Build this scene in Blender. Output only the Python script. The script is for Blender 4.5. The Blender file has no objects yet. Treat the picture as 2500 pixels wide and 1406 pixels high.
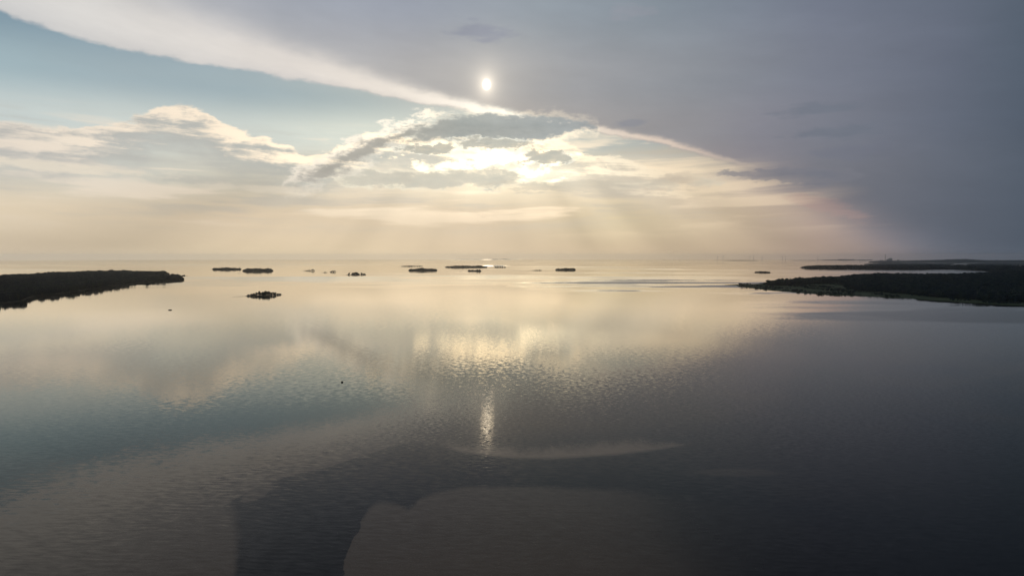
import bpy, bmesh, math, random
import numpy as np
from mathutils import Vector, noise as mnoise

random.seed(7)
rng = np.random.default_rng(7)
scn = bpy.context.scene
COL = scn.collection

# ------------------------------------------------------------------ camera
W, H = 2500.0, 1406.0
FPX = 1667.0                      # focal length in photo pixels (about 24 mm lens)
ALT = 110.0                       # drone height over the water
PITCH = math.atan((703.0 - 624.0) / FPX)
RE = 7.4e6                        # earth radius with refraction

cam_d = bpy.data.cameras.new("camera")
cam_d.sensor_width = 36.0
cam_d.lens = FPX / W * 36.0
cam_d.clip_start = 1.0
cam_d.clip_end = 200000.0
cam = bpy.data.objects.new("camera", cam_d)
COL.objects.link(cam)
cam.location = (0, 0, ALT)
cam.rotation_euler = (math.pi / 2 - PITCH, 0, 0)
scn.camera = cam


def view_dir(px, py):
    u = (px - W / 2) / FPX
    v = (H / 2 - py) / FPX
    c, s = math.cos(PITCH), math.sin(PITCH)
    d = Vector((u, c + v * s, -s + v * c))
    return d.normalized()


def sky_at(px, py):
    """azimuth and elevation in degrees of a direction"""
    d = view_dir(px, py)
    return math.degrees(math.atan2(d.x, d.y)), math.degrees(math.asin(d.z))


def drop(x, y):
    return -(x * x + y * y) / (2 * RE)


def on_water(px, py):
    d = view_dir(px, py)
    h = math.hypot(d.x, d.y)
    t = -d.z / h
    disc = t * t - 2 * ALT / RE
    r = RE * (t - math.sqrt(max(disc, 0.0))) if t > 0 else 1e9
    r = min(r, 39000.0)
    x, y = d.x / h * r, d.y / h * r
    return Vector((x, y, drop(x, y)))


SUN_AZ, SUN_EL = sky_at(1188, 207)

# ------------------------------------------------------------------ colour helpers


def lin(c):
    c = c / 255.0
    return c / 12.92 if c <= 0.04045 else ((c + 0.055) / 1.055) ** 2.4


def C(r, g, b):
    return (lin(r), lin(g), lin(b), 1.0)


# ------------------------------------------------------------------ node expression helpers


class G:
    """small wrapper that writes shader maths as python expressions"""

    def __init__(self, tree):
        self.t = tree

    def node(self, typ, **kw):
        n = self.t.nodes.new(typ)
        for k, v in kw.items():
            setattr(n, k, v)
        return n

    def put(self, sock, v):
        if isinstance(v, E):
            self.t.links.new(v.s, sock)
        elif isinstance(v, bpy.types.NodeSocket):
            self.t.links.new(v, sock)
        else:
            if isinstance(v, tuple) and sock.type == "VECTOR":
                v = v[:3]
            sock.default_value = v

    def m(self, op, a, b=0.0, c=None, clamp=False):
        n = self.node("ShaderNodeMath", operation=op)
        n.use_clamp = clamp
        self.put(n.inputs[0], a)
        self.put(n.inputs[1], b)
        if c is not None:
            self.put(n.inputs[2], c)
        return E(self, n.outputs[0])

    def smooth(self, v, a, b):
        n = self.node("ShaderNodeMapRange", interpolation_type="SMOOTHSTEP")
        self.put(n.inputs[0], v)
        self.put(n.inputs[1], a)
        self.put(n.inputs[2], b)
        return E(self, n.outputs[0])

    def combine(self, x, y, z=0.0):
        n = self.node("ShaderNodeCombineXYZ")
        for i, v in enumerate((x, y, z)):
            self.put(n.inputs[i], v)
        return n.outputs[0]

    def noise(self, vec, scale=1.0, detail=4.0, rough=0.5, dist=0.0, lac=2.0):
        n = self.node("ShaderNodeTexNoise")
        self.put(n.inputs["Vector"], vec)
        n.inputs["Scale"].default_value = scale
        n.inputs["Detail"].default_value = detail
        n.inputs["Roughness"].default_value = rough
        n.inputs["Distortion"].default_value = dist
        n.inputs["Lacunarity"].default_value = lac
        return E(self, n.outputs["Fac"])

    def fbm(self, vec, detail=8.0, rough=0.6, dist=0.0):
        """centred noise of roughly -1..1"""
        return (self.noise(vec, 1.0, detail, rough, dist) - 0.5) * 3.2

    def mix(self, f, a, b):
        n = self.node("ShaderNodeMix", data_type="RGBA", blend_type="MIX")
        n.clamp_factor = True
        self.put(n.inputs[0], f)
        self.put(n.inputs[6], a)
        self.put(n.inputs[7], b)
        return n.outputs[2]

    def mul(self, a, b):
        n = self.node("ShaderNodeMix", data_type="RGBA", blend_type="MULTIPLY")
        n.inputs[0].default_value = 1.0
        self.put(n.inputs[6], a)
        self.put(n.inputs[7], b)
        return n.outputs[2]

    def add(self, a, b):
        n = self.node("ShaderNodeMix", data_type="RGBA", blend_type="ADD")
        n.inputs[0].default_value = 1.0
        self.put(n.inputs[6], a)
        self.put(n.inputs[7], b)
        return n.outputs[2]

    def scale(self, col, v):
        n = self.node("ShaderNodeVectorMath", operation="SCALE")
        self.put(n.inputs[0], col)
        self.put(n.inputs[3], v)
        return n.outputs[0]

    def curve(self, x, pts, x0, x1, y0, y1, handle="AUTO"):
        """smooth curve through pts over x0..x1, values y0..y1"""
        u = (x - x0) * (1.0 / (x1 - x0))
        n = self.node("ShaderNodeFloatCurve")
        self.put(n.inputs[1], u)
        cm = n.mapping
        cm.use_clip = False
        c = cm.curves[0]
        P = sorted((min(max((a - x0) / (x1 - x0), 0), 1), (b - y0) / (y1 - y0)) for a, b in pts)
        while len(c.points) < len(P):
            c.points.new(0.5, 0.5)
        for p, (a, b) in zip(c.points, P):
            p.location = (a, b)
            p.handle_type = handle
        cm.update()
        return E(self, n.outputs[0]) * (y1 - y0) + y0

    def ramp(self, x, stops, x0, x1):
        u = (x - x0) * (1.0 / (x1 - x0))
        n = self.node("ShaderNodeValToRGB")
        self.put(n.inputs[0], u)
        cr = n.color_ramp
        cr.interpolation = "B_SPLINE" if False else "EASE" if False else "LINEAR"
        st = sorted(((a - x0) / (x1 - x0), c) for a, c in stops)
        cr.elements[0].position = st[0][0]
        cr.elements[0].color = st[0][1]
        cr.elements[1].position = st[-1][0]
        cr.elements[1].color = st[-1][1]
        for a, c in st[1:-1]:
            e = cr.elements.new(a)
            e.color = c
        return n.outputs[0]

    def bump(self, x, y, cx, cy, rx, ry):
        """soft elliptical spot, 1 in the middle"""
        dx = (x - cx) * (1.0 / rx)
        dy = (y - cy) * (1.0 / ry)
        return self.m("EXPONENT", (dx * dx + dy * dy) * -1.0)


class E:
    def __init__(self, g, s):
        self.g, self.s = g, s

    def __add__(self, o):
        return self.g.m("ADD", self, o)

    __radd__ = __add__

    def __sub__(self, o):
        return self.g.m("SUBTRACT", self, o)

    def __rsub__(self, o):
        return self.g.m("SUBTRACT", o, self)

    def __mul__(self, o):
        return self.g.m("MULTIPLY", self, o)

    __rmul__ = __mul__

    def __rtruediv__(self, o):
        return self.g.m("DIVIDE", o, self)

    def __truediv__(self, o):
        return self.g.m("DIVIDE", self, o)


# ------------------------------------------------------------------ the sky
world = bpy.data.worlds.new("World")
scn.world = world
world.use_nodes = True
wt = world.node_tree
wt.nodes.clear()
g = G(wt)
tc = g.node("ShaderNodeTexCoord")
sep = g.node("ShaderNodeSeparateXYZ")
wt.links.new(tc.outputs["Generated"], sep.inputs[0])
sx, sy, sz = (E(g, s) for s in sep.outputs)
AZ = g.m("ARCTAN2", sx, sy) * (180 / math.pi)
EL0 = g.m("ARCSINE", g.m("MINIMUM", g.m("MAXIMUM", sz, -1.0), 1.0)) * (180 / math.pi)
EL = g.m("MAXIMUM", EL0, -0.6)

nish = g.node("ShaderNodeTexSky", sky_type="NISHITA")
nish.sun_disc = False
nish.sun_elevation = math.radians(SUN_EL)
nish.sun_rotation = math.radians(SUN_AZ)
nish.altitude = 100
nish.air_density = 1.0
nish.dust_density = 1.0
nish.ozone_density = 1.0


def rows(spec):
    """spec: list of (elevation, [(photo x, colour)...]); smooth field over azimuth and elevation"""
    out = None
    prev = None
    for el, stops in spec:
        k = 1.04 if el < 4 else 1.0
        r = g.ramp(AZ, [(sky_at(x, 420)[0], C(c[0] * k * (1.01 if el < 4 else 1), c[1] * k * (.997 if el < 4 else 1), c[2] * k * (.995 if el < 4 else 1))) for x, c in stops], -60, 60)
        if out is None:
            out = r
        else:
            n = g.node("ShaderNodeMapRange", interpolation_type="SMOOTHSTEP")
            g.put(n.inputs[0], EL)
            n.inputs[1].default_value = prev
            n.inputs[2].default_value = el
            out = g.mix(E(g, n.outputs[0]), out, r)
        prev = el
    return out


# large soft irregularity shared by several layers
warp = g.noise(g.combine(AZ * 0.06, EL * 0.14, 3.1), 1.0, 3.0, 0.5) - 0.5
fine = g.noise(g.combine(AZ * 0.30, EL * 0.9, 9.1), 1.0, 5.0, 0.55) - 0.5

low = rows([
    (-0.3, [(-700, (190, 178, 158)), (0, (203, 188, 163)), (300, (205, 190, 163)), (600, (213, 196, 165)), (900, (218, 200, 168)),
            (1200, (212, 193, 163)), (1500, (202, 183, 153)), (1800, (180, 162, 138)), (2000, (165, 147, 133)),
            (2150, (138, 127, 125)), (2300, (115, 112, 118)), (2500, (95, 102, 113)), (3300, (80, 88, 100))]),
    (3.0, [(-700, (195, 186, 168)), (0, (212, 199, 174)), (600, (215, 199, 172)), (900, (216, 200, 172)), (1200, (214, 198, 171)),
           (1500, (209, 195, 163)), (1800, (188, 172, 148)), (2000, (158, 143, 134)), (2150, (130, 123, 126)),
           (2300, (112, 111, 120)), (2500, (93, 101, 114)), (3300, (78, 86, 100))]),
    (6.2, [(-700, (190, 190, 184)), (0, (200, 198, 188)), (300, (203, 203, 193)), (600, (214, 208, 190)), (900, (240, 226, 202)),
           (1200, (262, 246, 214)), (1500, (248, 230, 200)), (1700, (215, 200, 176)), (1850, (176, 163, 154)),
           (2000, (135, 132, 138)), (2200, (114, 115, 126)), (2500, (90, 99, 113)), (3300, (75, 84, 98))]),
    (9.5, [(-700, (185, 196, 198)), (0, (198, 207, 205)), (300, (206, 213, 208)), (600, (208, 214, 207)), (850, (222, 226, 214)),
           (1200, (226, 228, 212)), (1450, (182, 188, 182)), (1650, (166, 170, 168)), (1850, (140, 142, 148)), (2200, (110, 115, 127)),
           (3300, (75, 84, 98))]),
    (12.8, [(-700, (160, 180, 190)), (0, (162, 183, 190)), (300, (160, 178, 185)), (600, (152, 172, 180)), (900, (148, 168, 174)),
            (1200, (158, 170, 174)), (1600, (140, 150, 160)), (2500, (90, 100, 115))]),
    (16.5, [(-700, (120, 148, 166)), (0, (122, 149, 165)), (600, (130, 157, 172)), (1200, (140, 158, 172)), (2500, (90, 100, 115))]),
])
# clear air: the physical sky under the haze
clearness = g.smooth(EL, 9.0, 16.0) * 0.25
sky_phys = g.scale(nish.outputs[0], 0.06)
col = g.mix(clearness, low, sky_phys)

shield_col = rows([
    (6.0, [(-700, (182, 178, 172)), (900, (197, 188, 175)), (1500, (175, 164, 155)), (1700, (161, 150, 147)), (1850, (137, 132, 137)), (2000, (121, 122, 130)),
           (2300, (101, 107, 119)), (2500, (87, 96, 109)), (3300, (72, 81, 94))]),
    (10.0, [(-700, (187, 186, 183)), (900, (193, 186, 175)), (1250, (173, 166, 159)), (1500, (157, 154, 154)), (1700, (147, 146, 150)), (1850, (135, 135, 144)),
            (2000, (123, 126, 137)), (2300, (101, 108, 122)), (2500, (85, 95, 109)), (3300, (69, 78, 92))]),
    (14.0, [(-700, (187, 188, 189)), (700, (187, 186, 187)), (1000, (177, 175, 174)), (1200, (173, 171, 169)), (1400, (158, 159, 162)), (1700, (142, 146, 153)),
            (2000, (121, 126, 139)), (2300, (103, 110, 125)), (2500, (87, 98, 112)), (3300, (69, 78, 92))]),
    (20.0, [(-700, (187, 188, 191)), (200, (197, 198, 200)), (500, (175, 178, 185)), (700, (161, 166, 176)), (1000, (155, 161, 173)), (1300, (147, 156, 165)),
            (1600, (135, 145, 155)), (2000, (115, 122, 138)), (2300, (101, 110, 125)), (2500, (89, 99, 113)), (3300, (69, 78, 92))]),
    (32.0, [(-700, (147, 148, 152)), (500, (143, 146, 152)), (1200, (129, 134, 143)), (2000, (97, 104, 117)), (2500, (81, 90, 103)), (3300, (63, 72, 85))]),
])

edge_px = [(-900, -260), (-300, -70), (0, 30), (150, 78), (300, 118), (450, 147), (600, 172), (700, 192), (850, 216), (1000, 248), (1150, 273),
           (1250, 288), (1330, 300), (1450, 322), (1600, 351), (1720, 380), (1840, 408), (1900, 430), (1960, 455), (2050, 500),
           (2150, 560), (2250, 620), (2400, 680), (3300, 700)]
edge = g.curve(AZ, [sky_at(*p) for p in edge_px], -60, 60, -10, 40)
soft = g.curve(AZ, [(sky_at(x, 300)[0], v) for x, v in ((-900, .9), (0, .45), (700, .4), (1100, .3), (1250, .22), (1650, .25), (1760, .8), (1850, 2.6), (1950, 4.5), (2300, 6.0), (3300, 6.0))], -60, 60, 0, 5)
wig = g.noise(g.combine(AZ * 0.45, EL * 1.1, 1.7), 1.0, 5.0, 0.6) - 0.5
e_up = EL - edge + wig * 0.9
shield = g.m("MULTIPLY", (e_up + soft * 0.5) / soft, 1.0, clamp=True)
shield = g.smooth(shield, 0.0, 1.0)
col = g.mix(shield, col, shield_col)

# sunlit lower border of the cloud shield
wid = g.curve(AZ, [(sky_at(x, 300)[0], v) for x, v in ((-900, 7.0), (0, 5.2), (250, 4.3), (450, 3.6), (700, 2.6), (850, 1.9), (1000, 1.35), (1150, .8), (1250, .55), (1450, .42), (1600, .5), (1720, .42), (1840, .2), (3300, .1))], -60, 60, 0, 8)
tex = g.noise(g.combine(AZ * 0.18 + EL * 0.25, EL * 0.9 + AZ * 0.2, 5.5), 1.0, 5.0, 0.6) - 0.5
band = g.m("EXPONENT", g.m("POWER", g.m("ABSOLUTE", (e_up - wid * 0.40) / (wid * 0.55)), 2.2) * -1.0)
band = g.m("MULTIPLY", band * shield, g.curve(AZ, [(sky_at(x, 300)[0], v) for x, v in ((-900, .8), (0, .9), (600, .97), (1200, 1.0), (1300, .9), (1600, .8), (1760, .6), (1850, .15), (1900, 0), (3300, 0))], -60, 60, 0, 1))
band = g.m("MULTIPLY", band, 1.0 + tex * 0.35, clamp=True)
band_col = g.ramp(AZ, [(sky_at(x, 300)[0], C(*c)) for x, c in ((-300, (205, 205, 205)), (200, (218, 215, 211)), (700, (226, 219, 212)), (950, (236, 227, 216)), (1100, (252, 242, 228)),
                                                            (1240, (255, 252, 238)), (1420, (244, 230, 212)), (1600, (232, 212, 194)), (1840, (205, 186, 172)))], -60, 60)
col = g.mix(band, col, band_col)


def soft_cloud(col, px, py, rx, ry, colour, amount, seed, thr=0.42, slope=0.0):
    """one soft patch of cloud"""
    a, e = sky_at(px, py)
    x = AZ - a
    y = (EL - e) + x * slope
    env = g.m("EXPONENT", ((x * (1 / rx)) * (x * (1 / rx)) + (y * (1 / ry)) * (y * (1 / ry))) * -1.0)
    n = g.noise(g.combine(AZ * 0.45, EL * 1.5, seed), 1.0, 5.0, 0.6)
    al = g.smooth(env * 0.8 + (n - 0.5) * 1.6 * g.smooth(env, 0.02, 0.3), thr - 0.15, thr + 0.35) * amount
    return g.mix(al, col, C(*colour))


# thin sheet structure low in the sky (long flat streaks)
st = g.noise(g.combine(AZ * 0.075 + warp * 1.2, EL * 0.75 + warp, 12.0), 1.0, 6.0, 0.55)
st_w = g.smooth(EL, 1.0, 4.5) * (1.0 - g.smooth(EL, 8.5, 11.0)) * (1.0 - shield)
lit = g.smooth(st, 0.50, 0.64) * st_w
dark = (1.0 - g.smooth(st, 0.34, 0.50)) * st_w
col = g.mix(lit * 0.55, col, g.ramp(AZ, [(-40, C(228, 216, 200)), (-22, (1.0, .84, .66, 1)), (-12, (1.15, .97, .73, 1)), (0, (1.45, 1.18, .85, 1)), (10, (1.25, 1.0, .70, 1)), (17, C(240, 218, 186)), (30, C(205, 180, 160))], -60, 60))
col = g.mix(dark * 0.5, col, g.ramp(AZ, [(-40, C(184, 182, 174)), (-12, C(192, 188, 178)), (0, C(205, 200, 188)), (12, C(196, 184, 165)), (30, C(150, 142, 140))], -60, 60))

# left bank of cumulus with a lit rim, running into the dark cloud under the sun
top_px = [(-900, 300), (-300, 320), (0, 296), (100, 306), (230, 302), (330, 288), (400, 263), (470, 264), (540, 290), (620, 326), (700, 352), (760, 374),
          (800, 366), (850, 352), (920, 325), (1000, 330), (1300, 335), (1450, 372), (1600, 405), (1800, 432), (2100, 470), (3300, 600)]
top = g.curve(AZ, [sky_at(*p) for p in top_px], -60, 60, -5, 20)
nb = g.fbm(g.combine(AZ * 0.38, EL * 0.9, 21.0), 5.0, 0.62, 0.3)
dep = top - EL + nb * 0.75
nb2 = g.fbm(g.combine(AZ * 0.15, EL * 0.7, 25.0), 5.0, 0.60, 0.5)
a_in = g.smooth(dep, -0.1, 0.25)
a_out = 1.0 - g.smooth(dep + nb2 * 1.5, 1.4, 4.6)
rightfade = 1.0 - g.smooth(AZ, 9.0, 20.0)
c_al = a_in * a_out * rightfade
nb3 = g.fbm(g.combine(AZ * 0.11 + nb * 0.25, EL * 1.15 + AZ * 0.06, 27.0), 5.0, 0.6)
thick = g.smooth(dep * 0.55 + nb2 * 0.9 + nb3 * 1.3 + nb * 0.35, 0.1, 1.2)
rim_c = g.ramp(AZ, [(-40, C(224, 215, 203)), (-24, (1.05, .88, .68, 1)), (-17, (1.3, 1.08, .80, 1)), (-9, (1.8, 1.42, .92, 1)), (0, (1.8, 1.45, .95, 1)), (8, (1.05, .92, .70, 1)), (16, C(236, 216, 186))], -60, 60)
core_c = g.ramp(AZ, [(-40, C(184, 182, 178)), (-24, C(184, 184, 178)), (-12, C(190, 192, 184)), (-4, C(206, 203, 190)), (3, C(214, 208, 192)), (14, C(196, 182, 164))], -60, 60)
col = g.mix(c_al * 0.92, col, g.mix(thick, rim_c, core_c))

# glare of the hidden light under the cloud
ga, ge = sky_at(1215, 395)
gl = g.bump(AZ, EL, ga, ge, 8.5, 1.9)
gn = g.fbm(g.combine(AZ * 0.42, EL * 1.05, 33.0), 5.0, 0.64, 0.4)
glit = g.smooth(gl * 0.75 + gn * 0.75 * g.smooth(gl, 0.02, 0.4), 0.40, 0.85)
col = g.mix(glit * 0.9, col, (2.3, 1.85, 1.22, 1))
ga2, ge2 = sky_at(1270, 425)
col = g.add(col, g.scale((1.0, 0.9, 0.62, 1), g.bump(AZ, EL, ga2, ge2, 6.0, 0.8) * 0.45))

# dark broken cloud in front of the sun's glow
cw = g.combine(AZ + g.fbm(g.combine(AZ * 0.9, EL * 1.6, 101.0), 3.0) * 0.55, EL + g.fbm(g.combine(AZ * 0.9, EL * 1.6, 111.0), 3.0) * 0.30, 0.0)
cws = g.node("ShaderNodeSeparateXYZ")
wt.links.new(cw, cws.inputs[0])
WA, WE = E(g, cws.outputs[0]), E(g, cws.outputs[1])


def dark_cloud(col, parts, seed, c_core, c_rim, amount=1.0, sx_=0.40, sy_=1.0, rimw=0.24, rag=0.55, rim_amt=0.8):
    """ragged backlit cloud: bright where thin, grey where thick"""
    env = None
    for (px, py, rx, ry) in parts:
        a, e = sky_at(px, py)
        dx = (WA - a) * (1.0 / rx)
        dy = (WE - e) * (1.0 / ry)
        b = g.m("EXPONENT", (dx * dx + dy * dy) * -1.0)
        env = b if env is None else g.m("MAXIMUM", env, b)
    n = g.fbm(g.combine(AZ * sx_, EL * sy_, seed), 5.0, 0.62, 0.2)
    d = env + n * rag * g.smooth(env, 0.02, 0.3)
    rn_ = g.noise(g.combine(AZ * 0.5, EL * 1.3, seed + 5.0), 1.0, 3.0, 0.6)
    rim = g.smooth(d, 0.44 - rimw, 0.44) * g.smooth(rn_, 0.36, 0.58)
    core = g.smooth(d, 0.36, 0.66)
    if c_rim is not None:
        col = g.mix(rim * rim_amt, col, C(*c_rim))
    return g.mix(core * amount, col, g.mix(g.smooth(d, 0.5, 1.3), C(*c_core), C(c_core[0] - 14, c_core[1] - 10, c_core[2] - 6)))


col = dark_cloud(col, [(1000, 440, 7.0, .7), (1170, 432, 3.6, .9), (880, 428, 4.0, .6)], 44.0, (204, 199, 184), (248, 240, 216), 0.75)
# the long arched cloud under the sun
m_px = [(-900, 460), (690, 456), (760, 434), (830, 398), (900, 362), (960, 336), (1050, 318), (1130, 312), (1250, 317), (1340, 310), (1420, 306), (1480, 318), (3300, 330)]
amid = g.curve(AZ, [sky_at(*p) for p in m_px], -60, 60, -5, 20)
ahalf = g.curve(AZ, [(sky_at(x, 350)[0], v) for x, v in ((-900, 0), (640, 0), (700, .35), (760, .75), (830, .95), (900, .9), (960, .75), (1050, .95), (1150, 1.25), (1250, 1.15), (1340, .85), (1400, .5),
                                                        (1450, .3), (1520, 0), (3300, 0))], -60, 60, 0, 2)
an = g.fbm(g.combine(AZ * 0.36, EL * 0.95, 47.0), 7.0, 0.66, 0.15)
an2 = g.fbm(g.combine(AZ * 0.9, EL * 1.9, 48.5), 5.0, 0.6)
left_ = 1.0 - g.smooth(AZ, -9.0, -3.0)
ad = ahalf - g.m("ABSOLUTE", WE - amid) + (an * (0.62 + left_ * 0.65) + an2 * (0.16 + left_ * 0.12)) * g.smooth(ahalf, 0.0, 0.5) - (1.0 - g.smooth(ahalf, 0.0, 0.25)) * 2.0
below = g.smooth(amid - WE, -0.3, 0.5)
rimk = g.m("MAXIMUM", left_ * g.smooth(WE - amid, -0.2, 0.4), below * (1.0 - left_ * 0.85))
rim = g.smooth(ad, -0.75, 0.0) * (0.25 + rimk * 0.6) * g.smooth(an2 + an, -0.9, 0.2)
col = g.mix(rim, col, g.ramp(AZ, [(-20, C(240, 230, 214)), (-10, (1.25, 1.12, .92, 1)), (0, (1.7, 1.45, 1.05, 1)), (7, C(250, 236, 212))], -60, 60))
core = g.smooth(ad, -0.12, 0.32 + left_ * 0.5)
ccol = g.ramp(AZ, [(-16, C(186, 181, 171)), (-9, C(172, 170, 161)), (-4, C(158, 164, 162)), (4, C(158, 164, 165)), (9, C(150, 155, 158))], -60, 60)
ccol = g.scale(ccol, 1.0 + an2 * 0.10 - g.smooth(ad, 0.2, 1.3) * 0.10 + g.smooth(an, 0.1, 0.6) * 0.05)
col = g.mix(core * 0.95, col, ccol)
col = dark_cloud(col, [(1330, 385, 2.4, .6), (1200, 350, 3.6, .5), (1060, 365, 3.0, .4)], 52.0, (182, 180, 168), (255, 252, 234), 0.8, 0.8, 1.7, rag=0.7)
col = dark_cloud(col, [(1540, 450, 7.0, .5), (1350, 455, 6.0, .5)], 58.0, (212, 202, 182), None, 0.5, 0.4, 1.5, rag=0.9)
col = dark_cloud(col, [(1900, 426, 4.2, .6), (1800, 424, 2.2, .3), (1990, 430, 3.4, .8)], 55.0, (124, 125, 134), None, 0.6, 0.22, 0.9, rag=0.5)
for args in ((1180, 78, 3.0, .9, (140, 145, 160), .75, 61.0, .42), (1540, 302, 1.6, .35, (140, 142, 150), .7, 62.0, .4),
             (1990, 268, 3.4, .55, (110, 117, 129), .6, 63.0, .4), (2050, 322, 3.6, .6, (108, 115, 127), .6, 64.0, .4),
             (2090, 370, 4.0, .7, (112, 116, 130), .4, 65.0, .4), (1540, 30, 2.0, .8, (158, 155, 165), .3, 66.0, .4)):
    col = soft_cloud(col, args[0], args[1], args[2], args[3], args[4], args[5], args[6], args[7])
col = soft_cloud(col, 40, 357, 5.5, .42, (236, 223, 206), .8, 73.0, .38, .03)
col = soft_cloud(col, 150, 409, 8.0, .42, (230, 219, 200), .75, 75.0, .38, .03)
col = soft_cloud(col, 640, 460, 7.0, .4, (232, 220, 200), .6, 77.0, .4)
# reddish lit cloud edge at right
col = soft_cloud(col, 2010, 500, 3.2, .75, (178, 146, 138), .32, 71.0, .35, 0.35)

# shafts of light fanning out below the cloud
ang = g.m("ARCTAN2", AZ - SUN_AZ, (SUN_EL + 1.0) - EL) * (180 / math.pi)
rn = g.noise(g.combine(ang * 0.075, 0.0, 80.0), 1.0, 2.0, 0.5) - 0.5
r_w = g.smooth(EL, -0.6, 1.0) * (1.0 - g.smooth(EL, 4.5, 7.5)) 
ray = 1.0 + rn * 0.50 * r_w * (0.35 + 0.65 * g.smooth(g.m('ABSOLUTE', ang), 15.0, 45.0))
for a0, w0, am in ((-63, 8, -.17), (-48, 5, .06), (-80, 5, .05), (-40, 4, -.05), (-72, 5, .05), (31, 3.5, -.09), (40, 4, .06), (48, 3.5, -.10), (55, 3.5, .08), (60.5, 3, -.07), (65, 3, .07), (71, 4, -.06), (14, 4, -.035), (-18, 5, -.03)):
    u_ = (ang - float(a0)) * (1.0 / w0)
    ray = ray + g.m("EXPONENT", u_ * u_ * -1.0) * am * (g.smooth(EL, -0.6, 1.0) * (1.0 - g.smooth(EL, 5.0, 8.0)))
col = g.scale(col, ray)

# the veiled sun
da = (AZ - SUN_AZ) * math.cos(math.radians(SUN_EL))
de = EL - SUN_EL
r2 = da * da + de * de
rr = g.m("SQRT", da * da + de * de * 0.62)
disc = 1.0 - g.smooth(rr, 0.06, 0.42)
halo = g.m("EXPONENT", rr * -2.2)
halo2 = g.m("EXPONENT", g.m("SQRT", r2) * -0.30)
col = g.add(col, g.scale((1.0, 0.86, 0.66, 1), halo * 1.2 + halo2 * 0.13))
col = g.add(col, g.scale((1.0, 0.95, 0.82, 1), disc * 1.6))

# light mottling so that no part of the sky is perfectly even
mot = g.noise(g.combine(AZ * 0.10, EL * 0.34 + AZ * 0.03, 90.0), 1.0, 5.0, 0.62) - 0.5
col = g.scale(col, 1.0 + mot * (0.16 + shield * 0.12))

bg = g.node("ShaderNodeBackground")
bg.inputs["Strength"].default_value = 0.1
g.put(bg.inputs["Color"], g.scale(col, 10.0))
wo = g.node("ShaderNodeOutputWorld")
wt.links.new(bg.outputs[0], wo.inputs[0])
world.cycles.sampling_method = "MANUAL"
world.cycles.sample_map_resolution = 1024

# ------------------------------------------------------------------ the sun
sun_d = bpy.data.lights.new("sun", "SUN")
sun_d.energy = 0.0009               # low evening sun behind a veil of cloud
sun_d.angle = math.radians(1.1)
sun_d.color = (1.0, 0.82, 0.58)
sun = bpy.data.objects.new("sun", sun_d)
COL.objects.link(sun)
sa, se = math.radians(SUN_AZ), math.radians(SUN_EL)
sdir = Vector((math.sin(sa) * math.cos(se), math.cos(sa) * math.cos(se), math.sin(se)))
sun.rotation_euler = (-sdir).to_track_quat("-Z", "Y").to_euler()

scn.view_settings.view_transform = "Standard"
scn.view_settings.look = "None"
scn.view_settings.exposure = 0.0
scn.view_settings.gamma = 1.0
scn.view_settings.use_curve_mapping = False
scn.cycles.use_denoising = True
scn.cycles.max_bounces = 6
scn.cycles.volume_bounces = 1
scn.cycles.sample_clamp_indirect = 3.0
scn.cycles.sample_clamp_direct = 8.0

# ------------------------------------------------------------------ materials


def new_mat(name):
    m = bpy.data.materials.new(name)
    m.use_nodes = True
    m.node_tree.nodes.clear()
    gg = G(m.node_tree)
    bs = gg.node("ShaderNodeBsdfPrincipled")
    out = gg.node("ShaderNodeOutputMaterial")
    m.node_tree.links.new(bs.outputs[0], out.inputs[0])
    return m, gg, bs


def earthy(name, a, b, scale, rough=0.9, bump=0.0):
    m, gg, bs = new_mat(name)
    t = gg.node("ShaderNodeTexCoord")
    n = gg.noise(t.outputs["Object"], scale, 5.0, 0.6)
    gg.put(bs.inputs["Base Color"], gg.mix(gg.smooth(n, 0.35, 0.65), a + (1,), b + (1,)))
    bs.inputs["Roughness"].default_value = rough
    bs.inputs["Specular IOR Level"].default_value = 0.2
    if bump:
        bn = gg.node("ShaderNodeBump")
        bn.inputs["Distance"].default_value = bump
        gg.put(bn.inputs["Height"], n)
        m.node_tree.links.new(bn.outputs[0], bs.inputs["Normal"])
    return m


M_NEEDLE = earthy("spruce_needles", (0.007, 0.017, 0.025), (0.015, 0.029, 0.037), 0.4)
M_LEAF = earthy("birch_leaves", (0.014, 0.028, 0.026), (0.028, 0.044, 0.038), 0.4)
M_BARK = earthy("bark", (0.07, 0.05, 0.035), (0.12, 0.09, 0.065), 1.5)
M_ROCK = earthy("shore_rock", (0.045, 0.038, 0.032), (0.085, 0.072, 0.060), 0.15, 0.75, 0.3)
M_SOIL = earthy("forest_floor", (0.012, 0.018, 0.016), (0.025, 0.032, 0.024), 0.02)
M_MEADOW = earthy("reed_meadow", (0.020, 0.040, 0.018), (0.042, 0.062, 0.028), 0.008)
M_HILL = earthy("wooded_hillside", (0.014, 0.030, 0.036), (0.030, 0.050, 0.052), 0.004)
M_STEEL = earthy("grey_painted_steel", (0.30, 0.31, 0.32), (0.38, 0.38, 0.39), 0.1, 0.5)
M_CONC = earthy("grey_concrete", (0.25, 0.25, 0.24), (0.34, 0.33, 0.31), 0.02)
M_CLAD = earthy("dull_metal_cladding", (0.22, 0.23, 0.25), (0.30, 0.31, 0.32), 0.02, 0.6)

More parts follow.
